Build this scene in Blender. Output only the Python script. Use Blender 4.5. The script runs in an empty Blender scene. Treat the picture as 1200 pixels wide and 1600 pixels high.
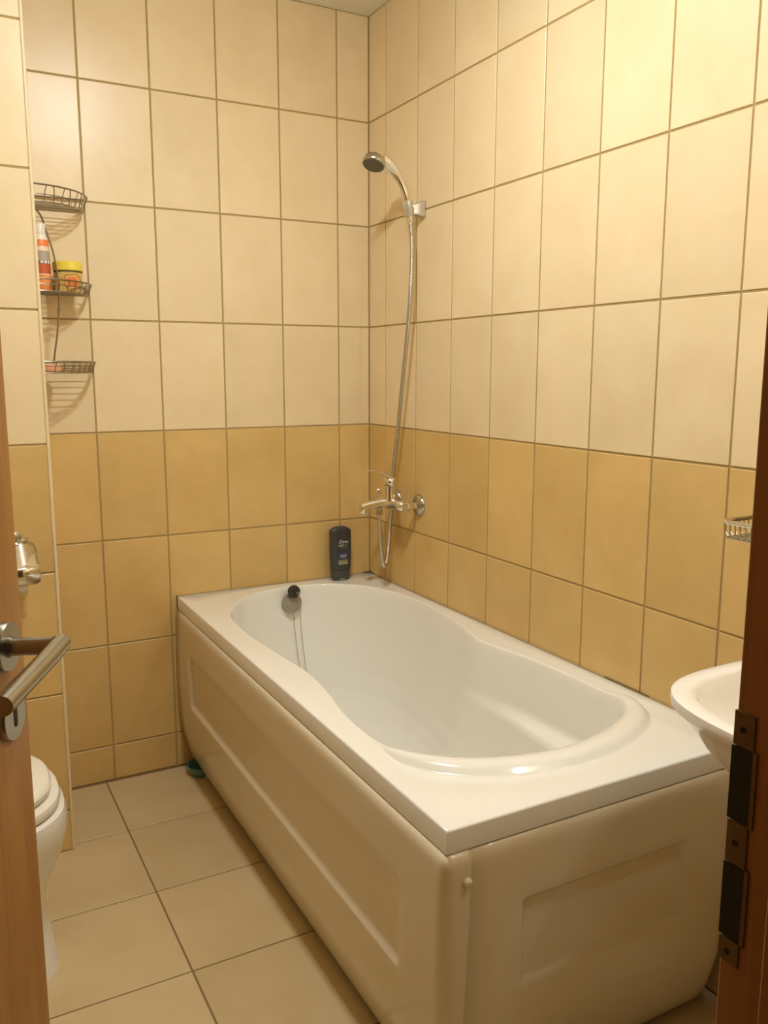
import bpy, bmesh, math, random
from math import sin, cos, pi, radians
from mathutils import Vector, Matrix

random.seed(4)
C = bpy.context.scene.collection
SC = bpy.context.scene

# ------------------------------------------------------------------ camera
yaw, pitch, roll = 0.4953, -0.1646, 0.0009
fw = Vector((sin(yaw) * cos(pitch), cos(yaw) * cos(pitch), sin(pitch)))
rt = Vector((cos(yaw), -sin(yaw), 0)); up = rt.cross(fw)
rt2 = rt * cos(roll) + up * sin(roll); up2 = -rt * sin(roll) + up * cos(roll)
cam_data = bpy.data.cameras.new('camera')
cam = bpy.data.objects.new('camera', cam_data); C.objects.link(cam)
m = Matrix((rt2, up2, -fw)).transposed().to_4x4()
m.translation = Vector((-1.3683, -2.6404, 1.2878))
cam.matrix_world = m
cam_data.sensor_fit = 'VERTICAL'; cam_data.sensor_height = 24.0
cam_data.lens = 1329.15 / 1600 * 24.0
cam_data.clip_start = 0.02
SC.camera = cam

# ------------------------------------------------------------------ world, exposure, lamp values
world = bpy.data.worlds.new('world'); SC.world = world; world.use_nodes = True
bg = world.node_tree.nodes['Background']
bg.inputs['Color'].default_value = (1.0, 0.78, 0.5, 1); bg.inputs['Strength'].default_value = 0.02
SC.view_settings.view_transform = 'Standard'; SC.view_settings.look = 'None'
SC.view_settings.exposure = 0.0; SC.view_settings.gamma = 1.0
SC.view_settings.use_curve_mapping = False
LAMP_COLOR = (0.985, 1.03, 1.04); LAMP_STRENGTH = 630.0
MIRROR_LAMP = (-.105, -2.05, 1.95); MIRROR_STRENGTH = 350.0
LAMP = (-0.78, -1.22, 2.33)


# ------------------------------------------------------------------ materials
def new_mat(name):
    mt = bpy.data.materials.new(name); mt.use_nodes = True
    return mt, mt.node_tree.nodes, mt.node_tree.links, mt.node_tree.nodes['Principled BSDF']

def plain(name, col, rough=.5, metal=0.0, coat=0.0, bump=0.0, bscale=60, spec=.5):
    mt, N, L, b = new_mat(name)
    b.inputs['Base Color'].default_value = (*col, 1); b.inputs['Roughness'].default_value = rough
    b.inputs['Metallic'].default_value = metal; b.inputs['Coat Weight'].default_value = coat
    b.inputs['Specular IOR Level'].default_value = spec
    if bump:
        tc = N.new('ShaderNodeTexCoord'); nz = N.new('ShaderNodeTexNoise'); bp = N.new('ShaderNodeBump')
        nz.inputs['Scale'].default_value = bscale; bp.inputs['Strength'].default_value = bump; bp.inputs['Distance'].default_value = .002
        L.new(tc.outputs['Object'], nz.inputs['Vector']); L.new(nz.outputs['Fac'], bp.inputs['Height'])
        L.new(bp.outputs['Normal'], b.inputs['Normal'])
    return mt

def tile_mat(name, c1, c2, rough, scale=6.0, bump=.12, spec=.5, edge=None):
    """mottled glazed ceramic, each tile a little different"""
    mt, N, L, b = new_mat(name)
    tc = N.new('ShaderNodeTexCoord'); oi = N.new('ShaderNodeObjectInfo')
    ad = N.new('ShaderNodeVectorMath'); ad.operation = 'ADD'
    ml = N.new('ShaderNodeVectorMath'); ml.operation = 'SCALE'; ml.inputs['Scale'].default_value = 37.0
    cx = N.new('ShaderNodeCombineXYZ')
    L.new(oi.outputs['Random'], cx.inputs[0]); L.new(oi.outputs['Random'], cx.inputs[2])
    L.new(cx.outputs[0], ml.inputs[0]); L.new(tc.outputs['Object'], ad.inputs[0]); L.new(ml.outputs[0], ad.inputs[1])
    nz = N.new('ShaderNodeTexNoise'); nz.inputs['Scale'].default_value = scale; nz.inputs['Detail'].default_value = 4; nz.inputs['Roughness'].default_value = .6
    L.new(ad.outputs[0], nz.inputs['Vector'])
    cr = N.new('ShaderNodeValToRGB'); cr.color_ramp.elements[0].position = .32; cr.color_ramp.elements[1].position = .68
    cr.color_ramp.elements[0].color = (*c1, 1); cr.color_ramp.elements[1].color = (*c2, 1)
    L.new(nz.outputs['Fac'], cr.inputs['Fac'])
    hs = N.new('ShaderNodeHueSaturation')
    mr = N.new('ShaderNodeMapRange'); mr.inputs['To Min'].default_value = .955; mr.inputs['To Max'].default_value = 1.04
    L.new(oi.outputs['Random'], mr.inputs['Value']); L.new(mr.outputs[0], hs.inputs['Value'])
    L.new(cr.outputs['Color'], hs.inputs['Color']); L.new(hs.outputs['Color'], b.inputs['Base Color'])
    b.inputs['Roughness'].default_value = rough; b.inputs['Specular IOR Level'].default_value = spec
    n2 = N.new('ShaderNodeTexNoise'); n2.inputs['Scale'].default_value = 9.0; n2.inputs['Detail'].default_value = 5
    L.new(ad.outputs[0], n2.inputs['Vector'])
    bp = N.new('ShaderNodeBump'); bp.inputs['Strength'].default_value = bump; bp.inputs['Distance'].default_value = .004
    L.new(n2.outputs['Fac'], bp.inputs['Height']); L.new(bp.outputs['Normal'], b.inputs['Normal'])
    return mt

def wood_mat(name, c1, c2, rough=.42):
    mt, N, L, b = new_mat(name)
    tc = N.new('ShaderNodeTexCoord'); mp = N.new('ShaderNodeMapping'); mp.inputs['Scale'].default_value = (22, 22, 1.3)
    L.new(tc.outputs['Object'], mp.inputs['Vector'])
    nz = N.new('ShaderNodeTexNoise'); nz.inputs['Scale'].default_value = 1.6; nz.inputs['Detail'].default_value = 6; nz.inputs['Distortion'].default_value = .8
    L.new(mp.outputs[0], nz.inputs['Vector'])
    mp2 = N.new('ShaderNodeMapping'); mp2.inputs['Scale'].default_value = (260, 260, 6)
    L.new(tc.outputs['Object'], mp2.inputs['Vector'])
    n2 = N.new('ShaderNodeTexNoise'); n2.inputs['Scale'].default_value = 1.0; n2.inputs['Detail'].default_value = 3
    L.new(mp2.outputs[0], n2.inputs['Vector'])
    mx = N.new('ShaderNodeMath'); mx.operation = 'MULTIPLY_ADD'; mx.inputs[1].default_value = .3
    L.new(n2.outputs['Fac'], mx.inputs[0])
    m3 = N.new('ShaderNodeMath'); m3.operation = 'MULTIPLY'; m3.inputs[1].default_value = .7
    L.new(nz.outputs['Fac'], m3.inputs[0]); L.new(m3.outputs[0], mx.inputs[2])
    cr = N.new('ShaderNodeValToRGB'); cr.color_ramp.elements[0].position = .36; cr.color_ramp.elements[1].position = .64
    cr.color_ramp.elements[0].color = (*c1, 1); cr.color_ramp.elements[1].color = (*c2, 1)
    L.new(mx.outputs[0], cr.inputs['Fac']); L.new(cr.outputs['Color'], b.inputs['Base Color'])
    b.inputs['Roughness'].default_value = rough
    return mt

M = dict(
    cream=tile_mat('cream_tile', (.80, .635, .375), (.86, .70, .44), .33, bump=.32),
    orange=tile_mat('orange_tile', (.65, .43, .15), (.745, .515, .20), .36, scale=5),
    floor=tile_mat('floor_tile', (.56, .42, .215), (.64, .49, .27), .42, scale=5, bump=.06),
    grout=plain('grout', (.44, .315, .125), .9, bump=.3, bscale=300),
    grout_floor=plain('floor_grout', (.24, .155, .065), .9),
    ceiling=plain('ceiling_paint', (.90, .87, .77), .9, bump=.5, bscale=90),
    plaster=plain('plaster', (.68, .51, .27), .6),
    hall=plain('hall_paint', (.55, .42, .28), .9),
    acrylic=plain('white_acrylic', (.87, .85, .77), .16, coat=.3),
    panel=plain('panel_plastic', (.77, .675, .49), .16, bump=.06, bscale=14),
    ceramic=plain('white_ceramic', (.87, .84, .77), .10, coat=.5),
    seat=plain('seat_plastic', (.84, .79, .68), .25),
    trim=plain('cream_trim', (.78, .64, .40), .4),
    chrome=plain('chrome', (.82, .80, .74), .13, 1.0),
    chrome_old=plain('old_chrome', (.50, .47, .40), .22, 1.0),
    dull_plate=plain('dull_plate', (.36, .34, .28), .38, .45),
    wire=plain('dull_wire', (.34, .30, .22), .33, 1.0),
    hose=plain('hose_metal', (.55, .52, .45), .24, 1.0),
    steel=plain('brushed_steel', (.37, .345, .28), .27, 1.0),
    grey_plastic=plain('grey_plastic', (.13, .13, .10), .4),
    holder=plain('satin_plastic', (.60, .56, .46), .25, .5),
    rubber=plain('black_rubber', (.022, .02, .015), .45),
    mould=plain('mouldy_sealant', (.09, .065, .03), .8),
    sealant=plain('sealant', (.42, .33, .19), .6),
    strike=plain('aged_strike_metal', (.20, .135, .05), .5, .4),
    dark=plain('dark_void', (.030, .026, .012), .8),
    wood=wood_mat('beech_veneer', (.35, .165, .045), (.46, .235, .07)),
    wood_dark=wood_mat('frame_veneer', (.39, .17, .042), (.50, .235, .065)),
    bottle=plain('charcoal_plastic', (.045, .047, .042), .33),
    bottle_cap=plain('charcoal_cap', (.062, .062, .056), .3),
    print_white=plain('white_print', (.75, .74, .68), .5),
    print_grey=plain('grey_print', (.25, .24, .19), .5),
    print_blue=plain('navy_print', (.035, .045, .11), .4),
    print_olive=plain('olive_print', (.26, .24, .12), .4),
    yellow=plain('yellow_plastic', (.85, .68, .08), .3),
    white_plastic=plain('white_plastic', (.82, .76, .64), .3),
    pink=plain('pink_soap', (.85, .42, .24), .4),
    teal=plain('teal_plastic', (.11, .24, .23), .4),
    paper=plain('tissue', (.85, .82, .75), .9),
)

def band_mat(name, bands, rough=.35):
    """print on a bottle: colour by height (object z)"""
    mt, N, L, b = new_mat(name)
    tc = N.new('ShaderNodeTexCoord'); sp = N.new('ShaderNodeSeparateXYZ'); L.new(tc.outputs['Object'], sp.inputs[0])
    cr = N.new('ShaderNodeValToRGB'); cr.color_ramp.interpolation = 'CONSTANT'
    mr = N.new('ShaderNodeMapRange'); mr.inputs['From Min'].default_value = 0; mr.inputs['From Max'].default_value = .2
    L.new(sp.outputs['Z'], mr.inputs['Value']); L.new(mr.outputs[0], cr.inputs['Fac'])
    e = cr.color_ramp.elements; e[0].position = 0; e[0].color = (*bands[0][1], 1); e[1].position = bands[1][0] / .2; e[1].color = (*bands[1][1], 1)
    for z, c in bands[2:]:
        k = e.new(z / .2); k.color = (*c, 1)
    L.new(cr.outputs['Color'], b.inputs['Base Color']); b.inputs['Roughness'].default_value = rough
    return mt


# ------------------------------------------------------------------ mesh helpers
class MB:
    def __init__(s): s.v = []; s.f = []
    def add(s, vs, fs, mat=None):
        o = len(s.v)
        s.v += [(mat @ Vector(v)) if mat else Vector(v) for v in vs]
        s.f += [tuple(i + o for i in f) for f in fs]
        return s
    def box(s, a, b, mat=None):
        x0, y0, z0 = a; x1, y1, z1 = b
        return s.add([(x0,y0,z0),(x1,y0,z0),(x1,y1,z0),(x0,y1,z0),(x0,y0,z1),(x1,y0,z1),(x1,y1,z1),(x0,y1,z1)],
                     [(0,3,2,1),(4,5,6,7),(0,1,5,4),(1,2,6,5),(2,3,7,6),(3,0,4,7)], mat)
    def loft(s, rings, cap0=True, cap1=True, closed=True, mat=None):
        n = len(rings[0]); vs = [p for r in rings for p in r]; fs = []
        for k in range(len(rings) - 1):
            for i in range(n if closed else n - 1):
                j = (i + 1) % n
                fs.append((k*n+i, k*n+j, (k+1)*n+j, (k+1)*n+i))
        if cap0: fs.append(tuple(range(n - 1, -1, -1)))
        if cap1: fs.append(tuple((len(rings)-1)*n + i for i in range(n)))
        return s.add(vs, fs, mat)
    def lathe(s, prof, n=32, mat=None, cap0=True, cap1=True):
        """prof: (radius, height) about local z"""
        return s.loft([[(r*cos(2*pi*i/n), r*sin(2*pi*i/n), h) for i in range(n)] for r, h in prof], cap0, cap1, True, mat)
    def tube(s, pts, r, n=10, closed=False, caps=True):
        pts = [Vector(p) for p in pts]; k = len(pts)
        rs = r if isinstance(r, (list, tuple)) else [r] * k
        T = []
        for i in range(k):
            a = pts[(i-1) % k] if (closed or i > 0) else pts[i]
            b = pts[(i+1) % k] if (closed or i < k-1) else pts[i]
            T.append((b - a).normalized())
        u = T[0].orthogonal().normalized(); rings = []
        for i in range(k):
            u = (u - T[i] * u.dot(T[i])).normalized(); w = T[i].cross(u)
            rings.append([pts[i] + (u*cos(2*pi*j/n) + w*sin(2*pi*j/n)) * rs[i] for j in range(n)])
        if closed: rings.append(rings[0]); caps = False
        return s.loft(rings, caps, caps)
    def build(s, name, mat, parent=None, angle=35, smooth=True, bevel=0, solid=0, extra=None):
        org = Vector(parent.get('_org', (0, 0, 0))) if parent else Vector((0, 0, 0))
        me = bpy.data.meshes.new(name)
        me.from_pydata([v - org for v in s.v], [], s.f); me.update()
        bm = bmesh.new(); bm.from_mesh(me); bmesh.ops.remove_doubles(bm, verts=bm.verts, dist=1e-6)
        bmesh.ops.recalc_face_normals(bm, faces=bm.faces); bm.to_mesh(me); bm.free()
        me.materials.append(mat)
        if smooth:
            me.polygons.foreach_set('use_smooth', [True] * len(me.polygons))
            me.set_sharp_from_angle(angle=radians(angle))
        o = bpy.data.objects.new(name, me); C.objects.link(o)
        if parent:
            o.parent = parent
            if '_org' in parent: o['_org'] = parent['_org']
        if solid:
            md = o.modifiers.new('solid', 'SOLIDIFY'); md.thickness = solid; md.offset = -1
        if bevel:
            md = o.modifiers.new('bevel', 'BEVEL'); md.width = bevel; md.segments = 3; md.limit_method = 'ANGLE'; md.angle_limit = radians(40)
            md.harden_normals = False
        return o

def tag(o, label=None, cat=None, group=None, kind=None):
    if label: o['label'] = label
    if cat: o['category'] = cat
    if group: o['group'] = group
    if kind: o['kind'] = kind
    return o
def thing(name, loc, label, cat, group=None):
    o = bpy.data.objects.new(name, None); C.objects.link(o); o.location = loc
    o['_org'] = tuple(loc); o.empty_display_size = .05
    return tag(o, label, cat, group)
def struct(o): o['kind'] = 'structure'; return o
def frame_to(center, zdir, xhint=(1, 0, 0)):
    z = Vector(zdir).normalized(); x = Vector(xhint)
    if abs(x.normalized().dot(z)) > .95: x = Vector((0, 1, 0))
    x = (x - z*x.dot(z)).normalized(); y = z.cross(x)
    mm = Matrix((x, y, z)).transposed().to_4x4(); mm.translation = Vector(center); return mm
def catmull(P, n, closed=False):
    P = [Vector(p) for p in P]; k = len(P); out = []
    segs = k if closed else k - 1
    g = lambda i: P[i % k] if closed else (P[i] if 0 <= i < k else (2*P[0]-P[1] if i < 0 else 2*P[-1]-P[-2]))
    for i in range(segs):
        a, b, c, d = g(i-1), g(i), g(i+1), g(i+2)
        for j in range(n):
            t = j / n
            out.append(.5*((2*b) + (c-a)*t + (2*a-5*b+4*c-d)*t*t + (-a+3*b-3*c+d)*t**3))
    if not closed: out.append(P[-1])
    return out
def resample(P, n, closed=False):
    Q = P + [P[0]] if closed else P
    d = [0]
    for a, b in zip(Q, Q[1:]): d.append(d[-1] + (b-a).length)
    out = []; k = 0; cnt = n if closed else n - 1
    for i in range(n):
        t = d[-1] * i / cnt
        while k < len(d) - 2 and d[k+1] < t: k += 1
        s = (t - d[k]) / max(1e-9, d[k+1] - d[k]); out.append(Q[k].lerp(Q[k+1], min(1, s)))
    return out
def ss(a, b, x):
    t = min(1, max(0, (x - a) / (b - a))); return t*t*(3 - 2*t)


# ------------------------------------------------------------------ the room shell
ZC = 2.417; H = .3294; Z0 = 2.0925; XL = -1.85; YD = -2.305; XB = -1.094; YB = -.359
GAP = .0050
rows = [(0, Z0 - 6*H)] + [(Z0 - (k+1)*H, Z0 - k*H) for k in range(5, -1, -1)] + [(Z0, ZC)]
ZOR = Z0 - 3*H          # orange below, cream above

wall_back = struct(MB().box((XL, .0022, -.01), (.10, .10, ZC)).build('wall_back', M['grout'], smooth=False))
wall_right = struct(MB().box((.0022, YD, -.01), (.10, .0022, ZC)).build('wall_right', M['grout'], smooth=False))
wall_box = struct(MB().box((XL, YB + .0022, -.002), (XB - .0022, .0022, ZC)).build('wall_corner_box', M['grout'], smooth=False))
wall_left = struct(MB().box((XL - .1, YD, -.01), (XL, .10, ZC)).build('wall_left', M['plaster'], smooth=False))
floor = struct(MB().box((XL, -3.8, -.10), (.10, .10, -.0018)).build('floor', M['grout_floor'], smooth=False))
ceiling = struct(MB().box((XL - .1, -3.8, ZC), (.1, .10, ZC + .1)).build('ceiling', M['ceiling'], smooth=False))

# door wall with its opening
DX0, DX1 = -1.640, -.940
fw_ = MB()
fw_.box((XL, -2.42, -.01), (DX0 - .035, YD, ZC)); fw_.box((DX1 + .035, -2.42, -.01), (.10, YD, ZC))
fw_.box((DX0 - .035, -2.42, 2.06), (DX1 + .035, YD, ZC))
wall_front = struct(fw_.build('wall_front', M['plaster'], smooth=False))
wall_hall = struct(MB().box((XL - .1, -3.9, -.1), (.2, -3.8, ZC)).build('wall_hall', M['hall'], smooth=False))

_tc = {}
def tile_mesh(w, h, key, mat):
    k = (round(w, 4), round(h, 4), key)
    if k in _tc: return _tc[k]
    c, t = .0012, .0085; x, z = w/2, h/2
    R = [[(-x,t,-z),(x,t,-z),(x,t,z),(-x,t,z)], [(-x,c*.8,-z),(x,c*.8,-z),(x,c*.8,z),(-x,c*.8,z)],
         [(-x+c,0,-z+c),(x-c,0,-z+c),(x-c,0,z-c),(-x+c,0,z-c)]]
    mb = MB().loft(R, True, True)
    me = bpy.data.meshes.new('tile'); me.from_pydata([tuple(v) for v in mb.v], [], mb.f)
    bm = bmesh.new(); bm.from_mesh(me); bmesh.ops.recalc_face_normals(bm, faces=bm.faces); bm.to_mesh(me); bm.free()
    me.materials.append(mat); _tc[k] = me
    return me
def tile(parent, w, h, key, loc, rz, rx=0):
    o = bpy.data.objects.new('tile', tile_mesh(w - GAP, h - GAP, key, M[key])); C.objects.link(o)
    o.parent = parent; o.location = loc
    j = lambda a: random.uniform(-a, a)
    o.rotation_euler = (rx + (j(.0012) if rx == 0 else 0), 0, rz + (j(.0012) if rx == 0 else 0))
    return o
def cols(first, total, w=.2):
    out = [(0, first)]; a = first
    while a < total - .012:
        out.append((a, min(total, a + w))); a += w
    return out
for a, b in cols(.1155, -XB):                       # back wall, right to left up to the box
    for z0, z1 in rows:
        tile(wall_back, b - a, z1 - z0, 'orange' if z1 < ZOR + .01 else 'cream', (-(a+b)/2, 0, (z0+z1)/2), 0)
for a, b in cols(.1147, -YD):                       # right wall
    for z0, z1 in rows:
        tile(wall_right, b - a, z1 - z0, 'orange' if z1 < ZOR + .01 else 'cream', (0, -(a+b)/2, (z0+z1)/2), -pi/2)
for a, b in cols(.2, XB - XL):                      # face of the boxed-in corner
    for z0, z1 in rows:
        tile(wall_box, b - a, z1 - z0, 'orange' if z1 < ZOR + .01 else 'cream', (XB - (a+b)/2, YB, (z0+z1)/2), 0)
for a, b in cols(.2, -YB):                          # its side towards the bath
    for z0, z1 in rows:
        tile(wall_box, b - a - .004, z1 - z0, 'orange' if z1 < ZOR + .01 else 'cream', (XB, YB + (a+b)/2, (z0+z1)/2), pi/2)
GAP = .0042
FS = .3246
xs = sorted([x for x in (-.944 + FS*k for k in range(-3, 4)) if XL < x < 0] + [XL, 0])
ys = sorted([y for y in (-.332 - FS*k for k in range(-1, 8)) if YD < y < 0] + [YD, 0])
for x0, x1 in zip(xs, xs[1:]):
    for y0, y1 in zip(ys, ys[1:]):
        if x1 - x0 < .02 or y1 - y0 < .02: continue
        if x1 < XB and y0 > YB - .001: continue
        if x1 <= XB + .001 and y1 > YB: y1 = YB
        tile(floor, x1 - x0, y1 - y0, 'floor', ((x0+x1)/2, (y0+y1)/2, 0), 0, -pi/2)

# corner bead of the boxed-in corner
tr = MB()
tr.loft([[(XB + .0030, YB + .010, z), (XB + .0030, YB + .001, z), (XB + .002, YB - .001, z), (XB, YB - .0024, z), (XB - .003, YB - .0026, z),
          (XB - .0050, YB - .0015, z), (XB - .0050, YB + .004, z), (XB - .002, YB + .010, z)] for z in (.0, ZC)])
struct(tr.build('trim_1', M['trim'], angle=60))

# ------------------------------------------------------------------ door frame (trim) and door
fr = MB()
fr.box((DX1, -2.345, 0), (DX1 + .035, YD - .0012, 2.06)); fr.box((DX1 - .012, -2.43, 0), (DX1 + .035, -2.345, 2.06))
frame = struct(fr.build('trim_2', M['wood_dark'], bevel=.0015))
frame['label'] = 'dark reddish brown wooden door jamb on the right'
f2 = MB(); f2.box((DX0 - .035, -2.43, 0), (DX0, YD, 2.06)); f2.box((DX0 - .035, -2.43, 2.03), (DX1 + .035, YD, 2.06))
struct(f2.build('trim_3', M['wood_dark'], bevel=.0015))
# strike plate: thin metal strip with two openings, let into the jamb edge
yb, yf = YD - .0008, -2.3205
def strike():
    mb = MB(); X0, X1 = DX1 - .0012, DX1 + .001
    zs = [.914, .930, .982, 1.010, 1.060, 1.082]
    for a, b in ((0, 1), (2, 3), (4, 5)): mb.box((X0, yf, zs[a]), (X1, yb, zs[b]))
    for a, b in ((1, 2), (3, 4)):
        mb.box((X0, yf - .003, zs[a]), (X1, yf + .0005, zs[b]))
    return mb, zs
smb, zs = strike()
sp_ = smb.build('strike_plate', M['strike'], frame, smooth=False)
for a, b in ((.930, .982), (1.010, 1.060)):
    MB().box((DX1 - .0014, yf + .0002, a + .001), (DX1 - .0002, yb + .0006, b - .001)).build('latch_slot', M['dark'], sp_, smooth=False)
for z in (.921, .996, 1.071):
    MB().lathe([(.0020, 0), (.0020, .0004), (.0008, .0001)], 12, frame_to((DX1 - .0012, -2.3125, z), (-1, 0, 0))).build('screw', M['dark'], sp_)

# door leaf, opened into the room; local x runs from the hinge to the free edge, visible face at local y=0
door = bpy.data.objects.new('door_1', None); C.objects.link(door); struct(door)
door.location = (-1.6342, -2.3054, 0.008); door.rotation_euler = (0, 0, math.atan2(.8805, .474))
MB().box((0, 0, 0), (.725, .040, 2.02)).build('door_leaf', M['wood'], door, bevel=.0015)
hx, hz = .6776, .9975
MB().lathe([(.0262, 0), (.0262, .0055), (.0250, .0075), (.0, .0076)], 40, frame_to((hx, 0, hz), (0, -1, 0)), cap1=False).build('rose', M['steel'], door)
es = MB().lathe([(.0262, 0), (.0262, .0055), (.0250, .0075), (.0, .0076)], 40, frame_to((hx, 0, hz - .0755), (0, -1, 0)), cap1=False).build('keyhole_plate', M['steel'], door)
kh = []
for yy in (-.0074, -.0082):
    kh.append([(hx + x, yy, hz - .0755 + z) for x, z in
               [(.0034*cos(t), .0085 + .0034*sin(t)) for t in [pi*k/6 for k in range(7)]] +
               [(.0034*cos(t), -.0085 + .0034*sin(t)) for t in [pi + pi*k/6 for k in range(7)]]])
MB().loft(kh).build('keyhole', M['dark'], es, smooth=False)
hd = MB()
hd.tube([(hx, -.005, hz), (hx, -.0105, hz)], .0112, 24)
p = [(hx, -.008, hz), (hx, -.04, hz + .001), (hx, -.0535, hz + .002)]
hd.tube(p, .0094, 28)
q = [(hx + .0065, -.0585, hz + .0025), (hx - .03, -.0600, hz), (hx - .142, -.0610, hz - .007)]
hd.tube(q, .0097, 28)
hd.build('door_handle', M['steel'], door, angle=50)

# ------------------------------------------------------------------ ceiling lamp (above the frame, lights the room)
lamp = thing('ceiling_lamp', (LAMP[0], LAMP[1], ZC), 'round white ceiling lamp with two warm bulbs', 'lamp')
MB().lathe([(.10, ZC), (.10, ZC - .012), (.09, ZC - .02), (.03, ZC - .024)], 40, Matrix.Translation((LAMP[0], LAMP[1], 0))).build('lamp_base', M['white_plastic'], lamp)
me_, N_, L_, b_ = new_mat('bulb_glow')
b_.inputs['Base Color'].default_value = (1, .9, .7, 1); b_.inputs['Emission Color'].default_value = (*LAMP_COLOR, 1)
b_.inputs['Emission Strength'].default_value = LAMP_STRENGTH
for s in (-1, 1):
    cx_ = LAMP[0] + s*.042
    MB().lathe([(.014, ZC - .022), (.036, ZC - .045), (.038, LAMP[2] + .022)], 20, Matrix.Translation((cx_, LAMP[1], 0))).build('bulb_socket', M['white_plastic'], lamp)
    bm = MB(); pr = [(.036*sin(pi/2*k/8), -.011*cos(pi/2*k/8)) for k in range(0, 9)] + [(.034, .004)]; pr[0] = (.001, -.011)
    bm.lathe(pr, 24, Matrix.Translation((cx_, LAMP[1], LAMP[2] + .018))); bm.build('bulb', me_, lamp)

# second lamp: a small two-bulb lamp over the basin, right of the frame
ml = thing('mirror_lamp', (0, MIRROR_LAMP[1], MIRROR_LAMP[2]), 'small two-bulb wall lamp above the washbasin, right of the frame', 'lamp')
MB().box((-.16, MIRROR_LAMP[1] - .14, MIRROR_LAMP[2] + .022), (-.0005, MIRROR_LAMP[1] + .14, MIRROR_LAMP[2] + .045)).build('lamp_arm', M['white_plastic'], ml, bevel=.004)
gm, _n, _l, _b = new_mat('small_bulb_glow')
_b.inputs['Base Color'].default_value = (1, .9, .7, 1); _b.inputs['Emission Color'].default_value = (*LAMP_COLOR, 1)
_b.inputs['Emission Strength'].default_value = MIRROR_STRENGTH
for sg in (-1, 1):
    T_ = Matrix.Translation((MIRROR_LAMP[0], MIRROR_LAMP[1] + sg*.08, MIRROR_LAMP[2]))
    MB().lathe([(.026, .0215), (.028, .006), (.024, .004)], 24, T_).build('bulb_socket', M['white_plastic'], ml)
    MB().lathe([(.001, -.008)] + [(.022*sin(pi/2*k/7), -.008*cos(pi/2*k/7)) for k in range(1, 8)] + [(.021, .0038)], 24, T_).build('bulb', gm, ml)

# ------------------------------------------------------------------ bathtub
TX0, TX1, TY0, TY1, TZ = -.696, -.004, -1.603, -.005, .576
tub = thing('bathtub', (-.35, -.8, 0), 'white acrylic bathtub with white front and end panels in the tiled corner', 'bathtub')
inner = [(-.622,-.36),(-.600,-.255),(-.538,-.152),(-.440,-.082),(-.335,-.060),(-.229,-.074),(-.137,-.133),(-.085,-.215),(-.052,-.33),(-.043,-.465),(-.062,-.647),(-.100,-.82),
         (-.092,-.918),(-.074,-1.018),(-.067,-1.175),(-.070,-1.300),(-.095,-1.362),(-.134,-1.398),(-.197,-1.430),(-.286,-1.455),(-.376,-1.460),(-.470,-1.440),(-.548,-1.402),
         (-.606,-1.350),(-.631,-1.287),(-.637,-1.194),(-.632,-1.10),(-.613,-.985),(-.602,-.848),(-.610,-.73),(-.620,-.60),(-.627,-.477)]
NT = 224
I = resample(catmull([(x, y, 0) for x, y in inner], 10, True), NT, True)
# outer rectangle by radial projection
cen = Vector((-.35, -.80, 0))
def rect_pt(p, x0, x1, y0, y1):
    d = p - cen; t = 1e9
    if abs(d.x) > 1e-9: t = min(t, ((x1 if d.x > 0 else x0) - cen.x) / d.x)
    if abs(d.y) > 1e-9: t = min(t, ((y1 if d.y > 0 else y0) - cen.y) / d.y)
    return cen + d*t
O = [rect_pt(p, TX0, TX1, TY0, TY1) for p in I]
for cx_, cy_ in ((TX0, TY0), (TX0, TY1), (TX1, TY0), (TX1, TY1)):
    k = min(range(NT), key=lambda i: (O[i] - Vector((cx_, cy_, 0))).length); O[k] = Vector((cx_, cy_, 0))
def shrink(P, d):
    return [Vector((min(max(p.x, TX0 + d), TX1 - d), min(max(p.y, TY0 + d), TY1 - d), 0)) for p in P]
def at(P, z): return [Vector((p.x, p.y, z(i) if callable(z) else z)) for i, p in enumerate(P)]
nrm = []
for i in range(NT):
    t = (I[(i+1) % NT] - I[i-1]).normalized(); n = Vector((t.y, -t.x, 0))
    if n.dot(I[i] - cen) < 0: n = -n
    nrm.append(n)
wb = [.068 * ss(-1.25, -1.44, p.y) ** .7 if p.y < -1.25 else 0 for p in I]       # raised head roll at the near end
BW = [max(.012, w) for w in wb]; BH = [.015 * ss(0, .05, w) for w in wb]
off = lambda f: [I[i] + nrm[i]*BW[i]*f for i in range(NT)]
# floor outline of the basin
Fl = []
for pnt in I:
    x = -.345 + (pnt.x + .345) * .60; y = -.19 + (pnt.y + .06) * (1.00 / 1.40)
    Fl.append(Vector((x, y, 0)))
led = [ss(-.76, -1.25, pnt.y) * (1 if (pnt.x > -.16 or pnt.x < -.52) else 0) * ss(-1.44, -1.40, pnt.y) for pnt in I]
led = [sum(led[(i + k) % NT] for k in range(-5, 6)) / 11 for i in range(NT)]
def basin_ring(t):
    z = TZ - .008 - t * .395
    kk = [(0, .012), (.04, .035), (.12, .075), (.25, .13), (.36, .17), (.5, .25), (.7, .38), (.85, .55), (.94, .74), (1, 1)]
    for (t0, a0), (t1, a1) in zip(kk, kk[1:]):
        if t <= t1: a = a0 + (a1 - a0) * (t - t0) / (t1 - t0); break
    g = ss(.33, .40, t); r = []
    for i in range(NT):
        aa = a + led[i] * g * .42 * (1 - a)
        r.append(Vector((I[i].x + (Fl[i].x - I[i].x)*aa, I[i].y + (Fl[i].y - I[i].y)*aa, z)))
    return r
rings = [at(O, TZ - .041), at(O, TZ - .004), at(shrink(O, .0012), TZ - .0012), at(shrink(O, .004), TZ)]
mid = [O[i].lerp(I[i] + nrm[i]*BW[i]*1.15, .5) for i in range(NT)]
rings += [at(shrink(mid, .02), TZ), at(off(1.10), TZ)]
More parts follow.
